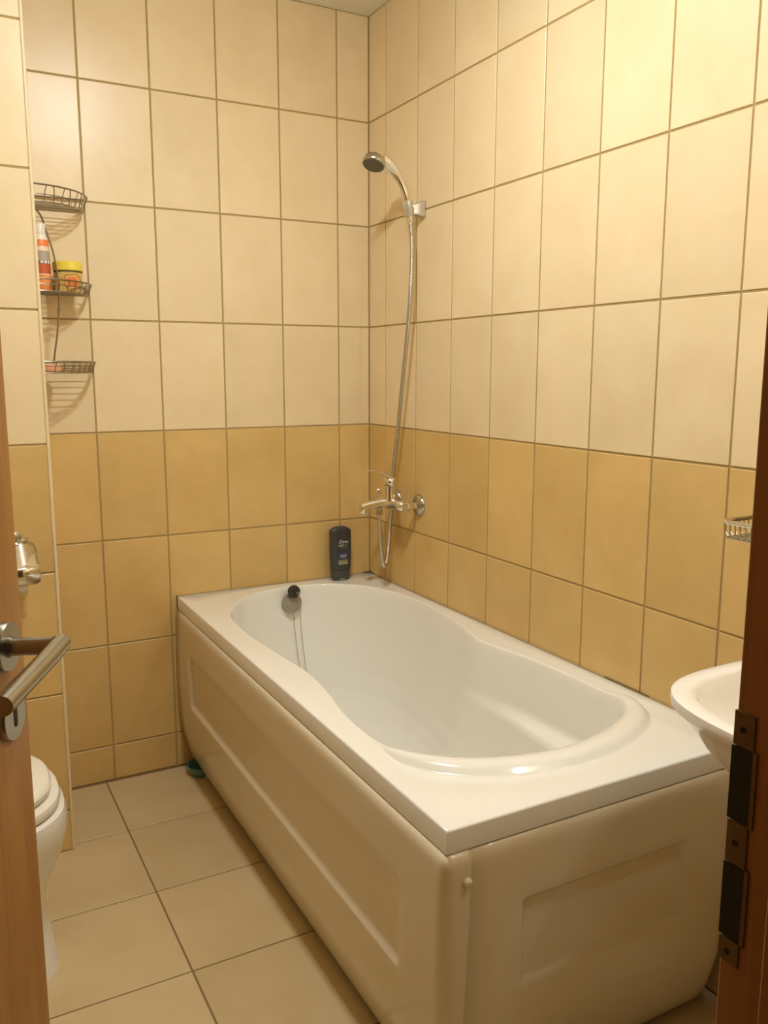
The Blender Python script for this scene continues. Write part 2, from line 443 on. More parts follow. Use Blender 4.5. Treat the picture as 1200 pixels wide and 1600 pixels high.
for f, hgt in ((1.02, -.10), (.95, -.10), (.88, .12), (.78, .55), (.66, .88), (.50, 1.0), (.34, .97)):
    rings.append([Vector((q_.x, q_.y, TZ + BH[i]*hgt)) for i, q_ in enumerate(off(f))])
for f, dz in ((.14, .0008), (.04, .0035)):
    rings.append([Vector((q_.x, q_.y, TZ + BH[i]*(.85 - f*0 - dz*60) - dz)) for i, q_ in enumerate(off(f))])
for k in range(41): rings.append(basin_ring(k / 40))
last = rings[-1]; c0 = sum(last, Vector()) / NT
for f in (.85, .5, .2): rings.append([c0.lerp(q_, f) - Vector((0, 0, .006*(1-f))) for q_ in last])
MB().loft(rings, False, True).build('tub_shell', M['acrylic'], tub, angle=50)

# panels: outward offset of the profile as a function of height
prof = [(.534, -.004), (.5332, .003), (.531, .0075), (.5275, .0105), (.522, .0130), (.512, .0145), (.49, .0152), (.44, .0165), (.38, .0180), (.32, .0185), (.25, .0175), (.19, .0150),
        (.14, .0100), (.09, -.001), (.05, -.012), (.02, -.024), (.014, -.028)]
def poff(z):
    for (z0, a0), (z1, a1) in zip(prof, prof[1:]):
        if z >= z1: return a0 + (a1 - a0) * (z0 - z) / (z0 - z1)
    return prof[-1][1]
zlist = sorted(set([z for z, a in prof] + [.415 + d for d in (.008, .004, 0, -.004, -.008)] + [.262 + d for d in (.009, .005, 0, -.005, -.009)] + [.46, .35, .29, .12, .07, .035]), reverse=True)
def recess(u, z, u0, u1, z0=.262, z1=.415, d=.011, w=.007):
    wi = lambda v, a, b: ss(a - w, a + w, v) * (1 - ss(b - w, b + w, v))
    return d * wi(u, u0, u1) * wi(z, z0, z1)
def grid_build(rings, name, solid=.004):
    return MB().loft(rings, False, False, closed=False).build(name, M['panel'], tub, angle=60, solid=solid)
XP = -.688
path = []        # (point, normal, u along the side)
ul = sorted(set([.006, .05, .12] + [.165 + d for d in (-.008, -.004, 0, .004, .008)] + [k*.1 for k in range(2, 16)] + [1.47 + d for d in (-.008, -.004, 0, .004, .008)] + [1.53, 1.578, 1.592]))
for u in ul:
    wav = .0015*sin(u*7.0)
    path.append((Vector((XP - .004*u/1.6 + wav*0, -u, 0)), Vector((-1, 0, 0)), u))
cr_ = .006
for k in range(7):
    a = (pi/2) * k / 6; n = Vector((-cos(a), -sin(a), 0))
    path.append((Vector((XP - .004 + cr_, -1.600 + cr_, 0)) + n*cr_, n, 9))
for k in (1, 2, 3): path.append((Vector((XP + cr_ + .028*k/3, -1.600, 0)), Vector((0, -1, 0)), 9 + k))
rings = []
for P_, n_, u in path:
    r = []
    for z in zlist:
        o_ = poff(z) - (recess(u, z, .165, 1.47) if u < 9 else 0)
        q_ = P_ + n_ * o_; q_.z = z
        if u > 9: q_.x -= (.53 - z) * .045 * (u - 9) / 3
        r.append(q_)
    rings.append(r)
side = grid_build(rings, 'side_panel')
rings = []
xl = sorted(set([-.684, -.60] + [-.545 + d for d in (-.008, -.004, 0, .004, .008)] + [-.5, -.4, -.3, -.2] + [-.168 + d for d in (-.008, -.004, 0, .004, .008)] + [-.12, -.09, -.07, -.055, -.045, -.036, -.031]))
for x in xl:
    r = []
    ex = max(0, (x + .075) / .044)
    for z in zlist:
        zz = z - (.020*(1 - math.sqrt(max(0, 1 - ex*ex))) if (ex > 0 and z > .5) else 0)
        o_ = poff(z) - .0014 - recess(x, z, -.545, -.168) - .012*ex**3
        r.append(Vector((x, -1.5985 - o_, zz)))
    rings.append(r)
endp = grid_build(rings, 'end_panel')
MB().lathe([(.0085, -.002), (.0085, .0025), (.0072, .0055), (.004, .0075), (.0, .0078)], 24, frame_to((-.664, -1.6145, .486), (0, -1, .05)), cap1=False).build('screw_cap', M['panel'], side)

# overflow plate, stopper and chain on the drain-end wall of the basin
ovn = Vector((.02, -1, .20)).normalized()
ovc = Vector((-.335, -.0865, .527))
MB().lathe([(.034, -.006), (.034, .002), (.032, .0045), (.024, .0052), (.023, .0075), (.017, .0085), (.008, .0088), (.0075, .0105), (.0, .011)], 40, frame_to(ovc, ovn), cap1=False).build('overflow_plate', M['dull_plate'], tub, angle=30)
stc = ovc + Vector((.002, -.010, .040))
MB().lathe([(.019, -.004), (.0215, .0), (.0215, .006), (.0195, .009), (.006, .0095), (.0055, .013), (.0, .0135)], 32, frame_to(stc, Vector((.05, -1, .35))), cap1=False).build('stopper', M['rubber'], tub, angle=40)
ch = MB()
a0 = stc + Vector((.009, -.014, -.002)); a1 = ovc + Vector((.000, -.012, -.034))
ringpts = [a0 + Vector((.0055*cos(t), -.002, .004*sin(t))) for t in [2*pi*k/14 for k in range(14)]]
ch.tube(ringpts, .0009, 6, closed=True)
pa = resample(catmull([a0, a0 + Vector((.004, -.002, -.04)), a0 + Vector((.007, -.012, -.14)), a0 + Vector((.012, -.03, -.25)), a0 + Vector((.012, -.06, -.33))], 12), 150)
ch.tube(pa, [.0010 + (.0006 if k % 2 else 0) for k in range(150)], 5)
pb = resample(catmull([a1, a1 + Vector((.0, -.003, -.03)), a1 + Vector((.006, -.02, -.15)), a1 + Vector((.016, -.045, -.255)), a0 + Vector((.012, -.06, -.33))], 12), 140)
ch.tube(pb, [.0010 + (.0006 if k % 2 else 0) for k in range(140)], 5)
ch.tube([a1 + Vector((0, -.001, -.012)), a1 + Vector((0, -.002, -.022))], .003, 8)
ch.build('chain', M['chrome_old'], tub)
# sealant between tub and tiles, gone mouldy in the corner
se = MB()
se.box((TX0, -.0052, TZ - .004), (-.002, -.0006, TZ + .0006)); se.box((-.0045, TY0, TZ - .004), (-.0006, -.002, TZ + .0006))
se.build('sealant', M['sealant'], tub, smooth=False)
MB().add([(-.036, -.0008, TZ + .001), (-.0008, -.0008, TZ + .006), (-.0008, -.045, TZ + .001), (-.012, -.012, TZ + .001), (-.002, -.002, TZ)], [(0, 3, 1), (3, 2, 1), (0, 4, 3), (3, 4, 2)]).build('dark_stain', M['mould'], tub, smooth=False)
MB().box((-.004, -1.345, TZ - .002), (-.0006, -1.205, TZ + .0016)).build('dark_stain', M['mould'], tub, smooth=False)
MB().box((TX0 - .0012, -.008, TZ - .040), (TX0 + .001, -.0006, TZ + .001)).build('dark_stain', M['mould'], tub, smooth=False)

# ------------------------------------------------------------------ washbasin on the right wall
basin = thing('washbasin', (-.10, -2.0, 0), 'white ceramic pedestal washbasin beside the door jamb', 'washbasin')
def dring(xf, hw, z, n=3.4, xb=0.0, yc=-2.005, N=72):
    """D-shaped outline: back at x=xb, front at x=-xf"""
    out = []
    for k in range(N):
        a = 2*pi*k/N; c, s = cos(a), sin(a)
        e = 2/n
        x = (abs(c)**e) * (1 if c >= 0 else -1); y = (abs(s)**e) * (1 if s >= 0 else -1)
        xx = xb - (xf - 0) * (x if x > 0 else 0) ; 
        if x < 0: xx = xb + .0005
        cx0 = -.20
        xx = cx0 - (xf + cx0) * x if x > 0 else cx0 - (.198 if xb == 0.0 else .198 + xb) * x
        out.append(Vector((min(-.0015, xx), yc + hw*y, z)))
    return out
R_ = [dring(.13, .08, .55, 2.2), dring(.17, .11, .565, 2.3), dring(.255, .165, .60, 2.4), dring(.315, .205, .64, 2.6), dring(.362, .240, .685, 2.8), dring(.396, .264, .725, 3.0), dring(.419, .280, .76, 3.2),
      dring(.430, .289, .778, 3.3), dring(.437, .294, .785, 3.5), dring(.439, .296, .797, 3.5), dring(.438, .295, .802, 3.5), dring(.434, .292, .804, 3.5),
      dring(.411, .269, .8035, 3.7, -.11), dring(.408, .266, .8022, 3.7, -.11), dring(.404, .262, .798, 3.6, -.11), dring(.394, .252, .775, 3.3, -.112), dring(.372, .228, .735, 2.9, -.115), dring(.335, .19, .70, 2.5, -.12), dring(.28, .13, .675, 2.2, -.14), dring(.23, .05, .662, 2.0, -.17)]
MB().loft(R_).build('basin', M['ceramic'], basin, angle=40)
pd = MB()
pd.loft([[Vector((-.115 - a*cos(t), -2.005 + b*sin(t), z)) for t in [2*pi*k/32 for k in range(32)]] for a, b, z in
         ((.105, .105, 0), (.10, .10, .03), (.085, .08, .12), (.08, .075, .40), (.085, .085, .53), (.10, .10, .555))])
pd.build('pedestal', M['ceramic'], basin)

# ------------------------------------------------------------------ toilet against the left wall, facing the tub
wc = thing('toilet', (-1.45, -.79, 0), 'white ceramic toilet with closed lid, half hidden behind the door', 'toilet')
def tring(xt, hw, z, xbk=-1.62, n=2.5, yc=-.785, N=64, xc=-1.40):
    out = []
    for k in range(N):
        a = 2*pi*k/N; c, s = cos(a), sin(a); e = 2/n
        x = (abs(c)**e)*(1 if c >= 0 else -1); y = (abs(s)**e)*(1 if s >= 0 else -1)
        out.append(Vector((xc + (xt - xc)*x if x > 0 else xc + (xc - xbk)*x, yc + hw*y, z)))
    return out
bw = [tring(-1.193, .115, 0, n=2.6), tring(-1.194, .114, .012), tring(-1.200, .105, .05), tring(-1.206, .100, .10), tring(-1.212, .103, .15), tring(-1.206, .118, .20),
      tring(-1.188, .140, .24), tring(-1.168, .165, .29), tring(-1.158, .178, .335), tring(-1.158, .182, .365), tring(-1.162, .181, .378), tring(-1.170, .175, .384), tring(-1.24, .11, .384)]
MB().loft(bw).build('bowl', M['ceramic'], wc)
MB().loft([tring(-1.178, .172, .387), tring(-1.171, .180, .390), tring(-1.169, .182, .400), tring(-1.172, .179, .408), tring(-1.181, .170, .412), tring(-1.22, .13, .413)]).build('seat', M['seat'], wc)
MB().loft([tring(-1.192, .160, .416), tring(-1.186, .166, .420), tring(-1.185, .168, .430), tring(-1.190, .163, .438), tring(-1.202, .152, .443), tring(-1.26, .10, .446)]).build('lid', M['seat'], wc)
tk = MB(); tk.box((XL + .004, -.97, .40), (-1.67, -.60, .76)); tk.build('tank', M['ceramic'], wc, bevel=.02)
MB().box((XL + .003, -.98, .762), (-1.66, -.59, .79)).build('tank_lid', M['ceramic'], wc, bevel=.01)
MB().box((XL + .02, -.88, 0), (-1.58, -.69, .40)).build('pan_back', M['ceramic'], wc, bevel=.03)

# ------------------------------------------------------------------ toilet paper holder on the box face
tp = thing('toilet_paper_holder', (-1.20, YB, .80), 'chrome toilet paper holder with curved metal cover on the orange tiles', 'paper holder')
y_ = YB
cv = MB()
pf = [(-.003, .874), (-.005, .866), (-.020, .858), (-.055, .838), (-.092, .8185), (-.098, .814), (-.1005, .808), (-.1015, .795), (-.099, .782), (-.093, .771)]
outl = []
# cover: strip following pf, wide part rounded at its shoulders
def cover_rings():
    R = []
    for k, (dy, z) in enumerate(pf): R.append((dy, z))
    return R
xr, xl_ = -1.1435, -1.292
def xw(k):
    return {0: (.018, 'tab'), 1: (.018, 'tab')}.get(k, None)
R2 = []
sm = resample([Vector((0, a, b)) for a, b in pf], 34)
for q_ in sm:
    z = q_.z; dy = q_.y
    sh = .0
    if dy > -.012: R2.append([(-1.222, y_ + dy, z), (-1.198, y_ + dy, z), (-1.175, y_ + dy, z), (-1.158, y_ + dy, z)] if False else [(xl_ + .03, y_ + dy, z), (-1.23, y_ + dy, z), (-1.19, y_ + dy, z), (-1.158, y_ + dy, z)])
    else:
        e = .006*max(0, 1 - (abs(dy + .012))/.012); e2 = .010*max(0, (.780 - z)/.010)
        R2.append([(xl_ + e + e2, y_ + dy, z), (-1.245, y_ + dy, z), (-1.185, y_ + dy, z), (xr - e - e2, y_ + dy, z)])
cv.loft(R2, False, False, closed=False)
cv.build('cover', M['chrome'], tp, angle=40, solid=.0012)
mt_ = MB()
mt_.lathe([(.024, 0), (.024, .004), (.018, .009), (.010, .011)], 28, frame_to((-1.196, y_, .872), (0, -1, 0)))
mt_.box((-1.205, y_ - .022, .838), (-1.182, y_ - .002, .860))
mt_.build('mount', M['chrome_old'], tp, bevel=.001)
wr = MB(); wr.tube([(-1.30, y_ - .01, .84), (-1.305, y_ - .055, .80), (-1.30, y_ - .052, .775), (-1.15, y_ - .052, .775)], .003, 8)
wr.build('rod', M['chrome'], tp)
rl = thing('toilet_paper_roll', (-1.21, y_ - .058, .765), 'white toilet paper roll under the chrome cover of its holder', 'toilet paper')
rr = MB(); rr.lathe([(.018, -.05), (.034, -.05), (.034, .05), (.018, .05), (.018, -.05)], 40, frame_to((-1.222, y_ - .052, .776), (1, 0, 0)), False, False)
rr.build('paper', M['paper'], rl)

# ------------------------------------------------------------------ wall mixer tap
YT, ZT = -.27, .867
tap = thing('bath_mixer_tap', (0, YT, ZT), 'chrome single-lever bath mixer tap on the right tiled wall', 'tap')
for s in (-1, 1):
    yy = YT + s*.075
    MB().lathe([(.034, .0005), (.034, .004), (.030, .010), (.020, .015), (.015, .016)], 40, frame_to((0, yy, ZT), (-1, 0, 0))).build('rosette', M['chrome_old'], tap)
    nb = MB(); nb.lathe([(.0115, .012), (.0115, .034), (.015, .035), (.0155, .046), (.0145, .050)], 10, frame_to((0, yy, ZT), (-1, 0, 0))); nb.build('inlet', M['chrome'], tap, angle=30)
bd = MB()
bt = [(-.082, .006), (-.081, .012), (-.076, .0160), (-.06, .0175), (-.045, .0165), (-.030, .0165), (-.018, .0200), (0, .0215), (.018, .0200), (.030, .0165), (.045, .0165), (.06, .0175), (.076, .0160), (.081, .012), (.082, .006)]
bd.lathe([(r, h) for h, r in bt], 28, frame_to((-.062, YT, ZT), (0, 1, 0)))
bd.lathe([(.024, .0), (.0235, .018), (.0215, .032), (.0208, .055), (.0212, .060)], 32, Matrix.Translation((-.066, YT, ZT)))
spt = resample(catmull([(-.060, YT, ZT + .004), (-.095, YT, ZT + .004), (-.13, YT, ZT + .001), (-.158, YT, ZT - .003), (-.170, YT, ZT - .006)], 8), 22)
bd.tube(spt, [.0170 - .0035*min(1, k/9) for k in range(22)], 24)
bd.lathe([(.0125, 0), (.0125, .018), (.0105, .020)], 24, frame_to((-.1625, YT, ZT - .006), (-.1, 0, -1)))
bd.build('tap_body', M['chrome'], tap, angle=60)
lv = MB()
lv.lathe([(.0200, .0), (.0220, .003), (.0220, .013), (.019, .021), (.011, .0275), (.0, .029)], 32, frame_to((-.066, YT, ZT + .060), (.10, 0, 1)), cap1=False)
lp = resample(catmull([(-.060, YT, ZT + .080), (-.082, YT, ZT + .0935), (-.110, YT, ZT + .1045), (-.138, YT, ZT + .110), (-.158, YT, ZT + .1115)], 8), 24)
R_ = []
for k, pt in enumerate(lp):
    w = .0125 - .0055*k/23; hgt = .0062 - .0040*min(1, k/14)
    if k > 21: w *= .75
    t = (lp[min(k+1, 23)] - lp[max(k-1, 0)]).normalized(); nn = Vector((-t.z, 0, t.x)) * -1
    R_.append([pt + Vector((0, 1, 0))*w*cos(a) + nn*hgt*sin(a) for a in [2*pi*j/16 for j in range(16)]])
lv.loft(R_)
lv.build('lever', M['chrome'], tap, angle=50)
MB().lathe([(.0042, .012), (.0042, .034), (.0068, .035), (.0072, .047), (.0055, .050), (.0, .051)], 20, Matrix.Translation((-.108, YT, ZT)), cap1=False).build('diverter_knob', M['chrome'], tap, angle=30)
MB().lathe([(.0095, -.034), (.0105, -.033), (.0105, -.018), (.008, -.010)], 20, Matrix.Translation((-.105, YT, ZT))).build('hose_outlet', M['chrome_old'], tap, angle=30)

# ------------------------------------------------------------------ shower holder, hand shower, hose
YS = -.352
hol = thing('shower_holder', (0, YS, 1.765), 'satin chrome wall bracket holding the hand shower', 'shower bracket')
hb = MB()
hb.loft([[(-.0005, YS - .017, 1.742), (-.0005, YS + .017, 1.742), (-.0005, YS + .017, 1.788), (-.0005, YS - .017, 1.788)],
         [(-.008, YS - .018, 1.741), (-.008, YS + .018, 1.741), (-.008, YS + .018, 1.788), (-.008, YS - .018, 1.788)],
         [(-.028, YS - .012, 1.746), (-.028, YS + .012, 1.746), (-.028, YS + .012, 1.778), (-.028, YS - .012, 1.778)],
         [(-.040, YS - .009, 1.746), (-.040, YS + .009, 1.746), (-.040, YS + .009, 1.774), (-.040, YS - .009, 1.774)]])
hb.build('bracket', M['holder'], hol, bevel=.003)
ax = Vector((-.24, 0, 1)).normalized()
MB().lathe([(.0125, -.022), (.0150, -.018), (.0165, .018), (.0160, .022), (.0125, .022), (.0112, -.022)], 28, frame_to((-.0505, YS, 1.762), ax), False, False).build('cradle', M['holder'], hol, angle=40)

hs = thing('hand_shower', (-.05, YS, 1.735), 'chrome hand shower head with grey spray face, hanging high on the wall', 'shower head')
hp = resample(catmull([(-.0445, YS, 1.738), (-.0505, YS, 1.765), (-.0570, YS, 1.790), (-.0715, YS, 1.825), (-.0940, YS, 1.857), (-.121, YS, 1.882), (-.140, YS, 1.893)], 10), 40)
MB().tube(hp, [.0095 + (.0032*ss(8, 13, k)) + .0045*ss(18, 36, k) for k in range(40)], 20).build('shower_handle', M['chrome'], hs, angle=60)
hn = Vector((-.36, -.22, -.90)).normalized(); hc = Vector((-.1665, YS, 1.8775))
MB().lathe([(.010, -.024), (.022, -.022), (.031, -.014), (.0335, -.004), (.0335, .004), (.0315, .0065)], 44, frame_to(hc, hn)).build('shower_rim', M['chrome_old'], hs, angle=40)
MB().lathe([(.0312, .004), (.0308, .0075), (.024, .0085), (.023, .0078), (.012, .0082), (.0, .0086)], 40, frame_to(hc, hn), cap1=False).build('spray_face', M['grey_plastic'], hs, angle=25)
nz_ = MB()
for rr_, cnt in ((.027, 22), (.0175, 14), (.008, 7)):
    for k in range(cnt):
        a = 2*pi*k/cnt
        mm = frame_to(hc, hn) @ Matrix.Translation((rr_*cos(a), rr_*sin(a), .0078))
        nz_.lathe([(.0011, 0), (.0008, .0014)], 6, mm)
nz_.build('nozzles', M['rubber'], hs, smooth=False)['kind'] = 'stuff'

ho = thing('shower_hose', (-.105, YT, .835), 'ribbed metal shower hose hanging in a long loop from bracket to tap', 'hose')
hpts = [(-.0445, YS, 1.738), (-.043, -.361, 1.66), (-.044, -.360, 1.56), (-.045, -.347, 1.44), (-.045, -.318, 1.286), (-.040, -.272, 1.09), (-.028, -.226, .97), (-.0235, -.208, .87), (-.028, -.200, .78),
        (-.038, -.207, .70), (-.052, -.222, .664), (-.066, -.237, .655), (-.080, -.250, .667), (-.093, -.262, .715), (-.102, -.269, .775), (-.105, -.27, .836)]
NH = 1000
hq = resample(catmull(hpts, 14), NH)
MB().tube(hq, [(.0066, .0074, .0074, .0066)[k % 4] if True else 0 for k in range(NH)], 12).build('hose', M['hose'], ho, angle=80)
MB().tube([hpts[-1], (-.105, YT, .822)], .0088, 14).build('hose_nut', M['chrome'], ho)
MB().tube([(-.0445, YS, 1.738), (-.0425, YS - .001, 1.722)], .0088, 14).build('hose_nut', M['chrome'], ho)

# ------------------------------------------------------------------ shower gel on the tub corner
bx, by, bz = -.141, -.052, TZ + .0012
gel = thing('shower_gel_bottle', (bx, by, bz), 'dark grey shower gel bottle standing on its cap in the tub corner', 'bottle')
def rr_ring(hw, hd, z, n=4.2, N=48):
    out = []
    for k in range(N):
        a = 2*pi*k/N; c, s = cos(a), sin(a); e = 2/n
        hw_, z_ = hw*1.07, z*1.05
        out.append(Vector((bx + hw_*(abs(c)**e)*(1 if c >= 0 else -1), by + hd*(abs(s)**e)*(1 if s >= 0 else -1), bz + z_)))
    return out
MB().loft([rr_ring(.0318, .0165, .034), rr_ring(.0330, .0175, .040), rr_ring(.0345, .0185, .08), rr_ring(.0350, .0185, .13), rr_ring(.0352, .0175, .160), rr_ring(.0345, .016, .1655),
           rr_ring(.028, .0145, .171), rr_ring(.019, .012, .1755), rr_ring(.009, .008, .1775)]).build('bottle_body', M['bottle'], gel, angle=50)
MB().loft([rr_ring(.0265, .0125, 0), rr_ring(.0285, .0145, .0025), rr_ring(.0310, .0163, .012), rr_ring(.0322, .0170, .033)]).build('cap', M['bottle_cap'], gel, angle=50)
MB().loft([[Vector((bx + x, yy, bz + z)) for x, z in [(-.012, .0015)] + [(.012*cos(pi - pi*k/8), .0015 + .0065*sin(pi*k/8)) for k in range(1, 8)] + [(.012, .0015)]] for yy in (by - .0168, by - .013)]).build('thumb_notch', M['print_grey'], gel)
yfc = by - .0190
def flat(name, x0, x1, z0, z1, mat, parent=gel, y=None):
    y = yfc if y is None else y
    return MB().box((bx + x0, y - .0003, bz + z0), (bx + x1, y + .0012, bz + z1)).build(name, mat, parent, smooth=False)
def text(name, s, size, x, z, mat, y, shear=0, space=1.0, parent=gel, width=None):
    cu = bpy.data.curves.new(name, 'FONT'); cu.body = s; cu.size = size; cu.extrude = .0002; cu.shear = shear; cu.space_character = space
    cu.align_x = 'CENTER'; cu.resolution_u = 3
    to = bpy.data.objects.new(name, cu); C.objects.link(to)
    dg = bpy.context.evaluated_depsgraph_get(); me = bpy.data.meshes.new_from_object(to.evaluated_get(dg))
    bpy.data.objects.remove(to)
    if width:
        xs_ = [v.co.x for v in me.vertices]; k = width / (max(xs_) - min(xs_))
        for v in me.vertices: v.co.x *= k
    org = Vector(parent['_org']); R = Matrix.Rotation(pi/2, 4, 'X')
    me.transform(Matrix.Translation(Vector((bx + x, y, bz + z)) - org) @ R)
    me.materials.clear(); me.materials.append(mat); me.name = name
    o = bpy.data.objects.new(name, me); C.objects.link(o); o.parent = parent; return o
flat('label_panel', -.0165, .0215, .062, .100, M['print_blue'])
text('lettering', 'Dove', .0165, .003, .1300, M['print_white'], yfc - .0002, shear=.35, width=.034)
text('lettering', 'MEN', .0090, -.0045, .1195, M['print_white'], yfc - .0002, width=.0185)
text('lettering', '+CARE', .0062, .0135, .1203, M['print_grey'], yfc - .0002, width=.014)
text('lettering', 'HYDRATING', .0052, .0045, .1130, M['print_grey'], yfc - .0002, width=.028)
text('lettering', 'CLEAN', .0058, .0035, .0865, M['print_white'], yfc - .0008, width=.026)
text('lettering', 'COMFORT', .0058, .0025, .0800, M['print_white'], yfc - .0008, width=.022)
flat('label_line', -.0145, .0165, .0738, .0745, M['print_grey'], y=yfc - .0006)
flat('label_patch', -.0155, .0195, .0560, .0715, M['print_olive'], y=yfc - .0004)
text('lettering', 'BODY+FACE WASH', .0040, .0020, .0575, M['print_white'], yfc - .0010, width=.032)

# ------------------------------------------------------------------ corner caddy with three wire baskets
cx0, cy0 = XB + .010, -.010
cad = thing('wire_corner_caddy', (cx0, cy0, 1.27), 'three-tier chrome wire corner caddy in the corner beside the boxing', 'caddy')
def arc(r, z, n=28, a0=0, a1=pi/2): return [Vector((cx0 + r*cos(a0 + (a1-a0)*k/n), cy0 - r*sin(a0 + (a1-a0)*k/n), z)) for k in range(n + 1)]
RC = .172
def basket(zr, depth):
    rim = MB(); rim.tube(arc(RC, zr), .0024, 8)
    rim.tube([(cx0, cy0, zr), (cx0 + RC, cy0, zr)], .0024, 8); rim.tube([(cx0, cy0, zr), (cx0, cy0 - RC, zr)], .0024, 8)
    r_ = rim.build('rim', M['wire'], cad)
    b = MB(); zb = zr - depth
    b.tube(arc(RC - .012, zb), .0018, 6)
    b.tube([(cx0, cy0 - .002, zb + .012), (cx0 + RC - .012, cy0 - .002, zb + .012)], .0016, 6)
    for k in range(1, 9):                        # base wires run along the wall and turn up at the front arc
        yy = .0185*k
        if yy > RC - .02: break
        xe = math.sqrt((RC-.012)**2 - yy**2)
        b.tube([(cx0 + .002, cy0 - yy, zb), (cx0 + xe - .010, cy0 - yy, zb), (cx0 + xe - .003, cy0 - yy, zb + .002), (cx0 + xe, cy0 - yy, zb + .008), (cx0 + xe + .001, cy0 - yy, zb + .018)], .0012, 6)
    b.tube(arc(RC - .011, zb + .018), .0014, 6)
    for k in range(4):                           # loops between base and rim
        a = radians(17 + 18*k); w = radians(4.6); pts = []
        for j in range(15):
            t = j/14; aa = a - w*cos(pi*t); zz = zb + (depth)*min(1, 1.15*sin(pi*t)**.6)
            r2 = RC - .012 + .012*(zz - zb)/depth
            pts.append((cx0 + r2*cos(aa), cy0 - r2*sin(aa), zz))
        b.tube(pts, .0014, 6)
    b.build('basket_wires', M['wire'], cad)
for zr, dp in ((1.765, .040), (1.527, .030), (1.311, .030)): basket(zr, dp)
for zr, dp in ((1.765, .040), (1.527, .030), (1.311, .030)):
    MB().box((cx0, cy0 + .002, zr - dp + .008), (cx0 + RC - .012, cy0 + .0035, zr - dp + .020)).build('back_strip', M['chrome'], cad, smooth=False)
sp1 = resample(catmull([(-1.062, -.07, 1.728), (-1.044, -.085, 1.700), (-1.033, -.095, 1.655), (-1.022, -.10, 1.612), (-1.014, -.10, 1.56), (-1.011, -.10, 1.50), (-1.0145, -.10, 1.452), (-1.022, -.10, 1.39), (-1.031, -.10, 1.34), (-1.040, -.095, 1.285)], 8), 60)
MB().tube(sp1, .0026, 8).build('upright', M['wire'], cad)
MB().lathe([(.001, -.006), (.0042, -.004), (.0042, .004), (.001, .006)], 10, Matrix.Translation((-1.0145, -.10, 1.452))).build('joint', M['wire'], cad)

jx, jy, jz = -.982, -.078, 1.4985
jar = thing('cream_jar', (jx, jy, jz), 'squat yellow-lidded cosmetic jar with orange print on the middle caddy shelf', 'jar')
def jar_mat():
    mt, N, L, b = new_mat('jar_print')
    tc = N.new('ShaderNodeTexCoord'); mp = N.new('ShaderNodeMapping'); L.new(tc.outputs['Object'], mp.inputs[0])
    mp.inputs['Location'].default_value = (-.006, .0131, -.032); mp.vector_type = 'POINT'; mp.inputs['Scale'].default_value = (1, .35, 1.1)
    ln = N.new('ShaderNodeVectorMath'); ln.operation = 'LENGTH'; L.new(mp.outputs[0], ln.inputs[0])
    nz = N.new('ShaderNodeTexNoise'); nz.inputs['Scale'].default_value = 70; L.new(tc.outputs['Object'], nz.inputs['Vector'])
    ad = N.new('ShaderNodeMath'); ad.operation = 'MULTIPLY_ADD'; ad.inputs[1].default_value = .016; L.new(nz.outputs['Fac'], ad.inputs[0]); L.new(ln.outputs['Value'], ad.inputs[2])
    mr = N.new('ShaderNodeMapRange'); mr.inputs['From Max'].default_value = .05; L.new(ad.outputs[0], mr.inputs['Value'])
    cr = N.new('ShaderNodeValToRGB'); cr.color_ramp.interpolation = 'CONSTANT'; L.new(mr.outputs[0], cr.inputs['Fac'])
    e = cr.color_ramp.elements; e[0].color = (.72, .17, .04, 1); e[1].position = .46; e[1].color = (.78, .36, .10, 1)
    for p_, c_ in ((.60, (.12, .09, .02)), (.64, (.62, .42, .12)), (.86, (.66, .50, .20))):
        k = e.new(p_); k.color = (*c_, 1)
    L.new(cr.outputs['Color'], b.inputs['Base Color']); b.inputs['Roughness'].default_value = .35
    return mt
T_ = Matrix.Translation((jx, jy, jz))
MB().lathe([(.034, 0), (.037, .002), (.0375, .05), (.0375, .062), (.035, .064)], 40, T_).build('jar_body', jar_mat(), jar)
MB().lathe([(.038, .0600), (.0395, .061), (.0395, .082), (.037, .0845), (.0, .085)], 40, T_, cap1=False).build('lid', M['yellow'], jar)
MB().lathe([(.0378, .0555), (.0383, .056), (.0383, .0595), (.0378, .06)], 40, T_).build('rim_ring', plain('jar_ring', (.10, .07, .015), .5), jar)

ox, oy, oz = -1.050, -.085, 1.4985
ob = thing('orange_lotion_bottle', (ox, oy, oz), 'orange and white bottle partly hidden behind the boxing edge, middle shelf', 'bottle')
T_ = Matrix.Translation((ox, oy, oz))
MB().lathe([(.020, 0), (.0225, .003), (.0225, .11), (.021, .135), (.017, .152), (.014, .156)], 32, T_).build('bottle_body',
    band_mat('orange_bottle_print', [(0, (.80, .24, .06)), (.016, (.85, .30, .08)), (.045, (.82, .62, .46)), (.048, (.55, .11, .03)), (.074, (.20, .11, .06)), (.082, (.42, .36, .28)), (.108, (.84, .66, .50)), (.120, (.86, .22, .06)), (.138, (.85, .78, .65))]), ob)
MB().lathe([(.0165, .154), (.0165, .178), (.015, .181), (.0, .1815)], 28, T_, cap1=False).build('cap', M['white_plastic'], ob)
dots = MB()
for a in (-75, -50, -25):
    aa = radians(a - 20); dots.lathe([(.004, 0), (.004, .0006)], 14, frame_to((ox + .0225*cos(aa), oy + .0225*sin(aa), oz + .079), (cos(aa), sin(aa), 0)))
dots.build('print_dots', M['print_white'], ob, smooth=False)

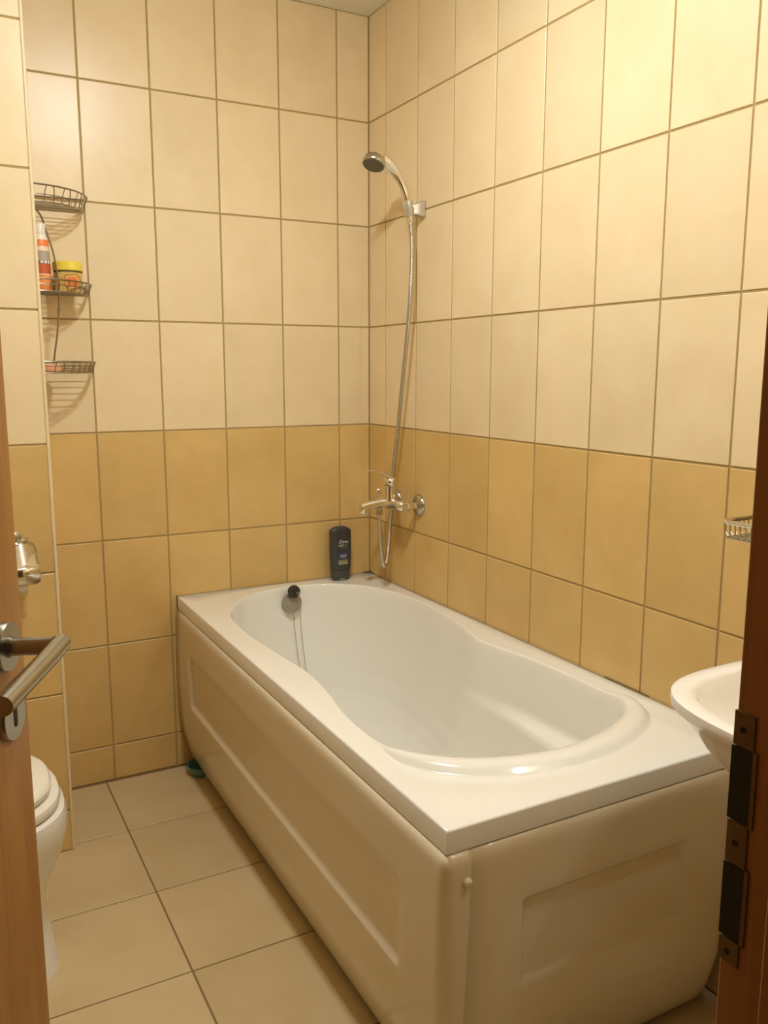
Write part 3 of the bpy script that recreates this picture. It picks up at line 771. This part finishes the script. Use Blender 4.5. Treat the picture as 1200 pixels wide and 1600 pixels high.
so = thing('soap_bar', (-1.045, -.095, 1.283), 'pink soap bar on the lowest shelf of the corner caddy', 'soap')
MB().loft([[Vector((-1.045 + a*.030*(1), -.095 + b*.045, 1.2835 + z)) for a, b in [((abs(cos(t))**.7)*(1 if cos(t) > 0 else -1)*s, (abs(sin(t))**.7)*(1 if sin(t) > 0 else -1)*s) for t in [2*pi*k/28 for k in range(28)]]]
           for s, z in ((.8, 0), (.96, .003), (1, .010), (.96, .018), (.8, .022))]).build('soap', M['pink'], so)

# ------------------------------------------------------------------ wire soap dish on the right wall
sd = thing('wire_soap_dish', (0, -1.64, 1.0), 'small chrome wire soap dish on the right wall, cut by the jamb', 'soap dish')
X0s, Y0s, Y1s, ZTs = -.088, -1.575, -1.72, 1.019
sr = MB()
cor = .014
loop = [(-.001, Y0s)] + [(X0s + cor - cor*sin(t), Y0s - cor + cor*cos(t)) for t in [pi/2*k/6 for k in range(7)]] + [(X0s + cor - cor*cos(t), Y1s + cor - cor*sin(t)) for t in [pi/2*k/6 for k in range(7)]] + [(-.001, Y1s)]
sr.loft([[(x, y, ZTs), (x, y, ZTs - .008)] for x, y in loop], False, False, closed=False)
sr.build('rim', M['chrome'], sd, solid=.002)
sw = MB()
for k in range(12):
    y = Y0s - .010 - .0115*k
    sw.tube([(X0s + .001, y, ZTs - .006), (X0s + .003, y, ZTs - .026), (X0s + .010, y, ZTs - .033), (-.010, y, ZTs - .033), (-.003, y, ZTs - .026), (-.003, y, ZTs - .004)], .0013, 6)
for k in range(6):
    x = X0s + .014 + .0125*k
    sw.tube([(x, Y0s - .001, ZTs - .006), (x, Y0s - .003, ZTs - .026), (x, Y0s - .010, ZTs - .033), (x, Y1s + .01, ZTs - .033), (x, Y1s + .002, ZTs - .02), (x, Y1s + .001, ZTs - .006)], .0013, 6)
sw.tube([(X0s + .010, Y0s - .010, ZTs - .0345), (X0s + .010, Y1s + .010, ZTs - .0345)], .0018, 6)
sw.build('basket_wires', M['chrome_old'], sd)
MB().box((-.003, -1.68, .985), (.0, -1.60, 1.012)).build('wall_plate', M['chrome_old'], sd, bevel=.001)

# ------------------------------------------------------------------ teal dish under the tub edge, tub foot bolt
td = thing('teal_dish', (-.657, -.088, 0), 'round teal plastic dish on the floor under the far tub corner', 'dish')
MB().lathe([(.030, .0), (.036, .001), (.047, .022), (.050, .034), (.048, .034), (.040, .010), (.0, .008)], 40, Matrix.Translation((-.657, -.088, 0)), cap1=False).build('dish', M['teal'], td)
MB().lathe([(.005, .0), (.005, .03), (.0035, .034), (.0035, .05)], 12, Matrix.Translation((-.655, -.125, 0))).build('panel_foot', M['white_plastic'], tub)

for o in bpy.data.objects:
    if '_org' in o: del o['_org']
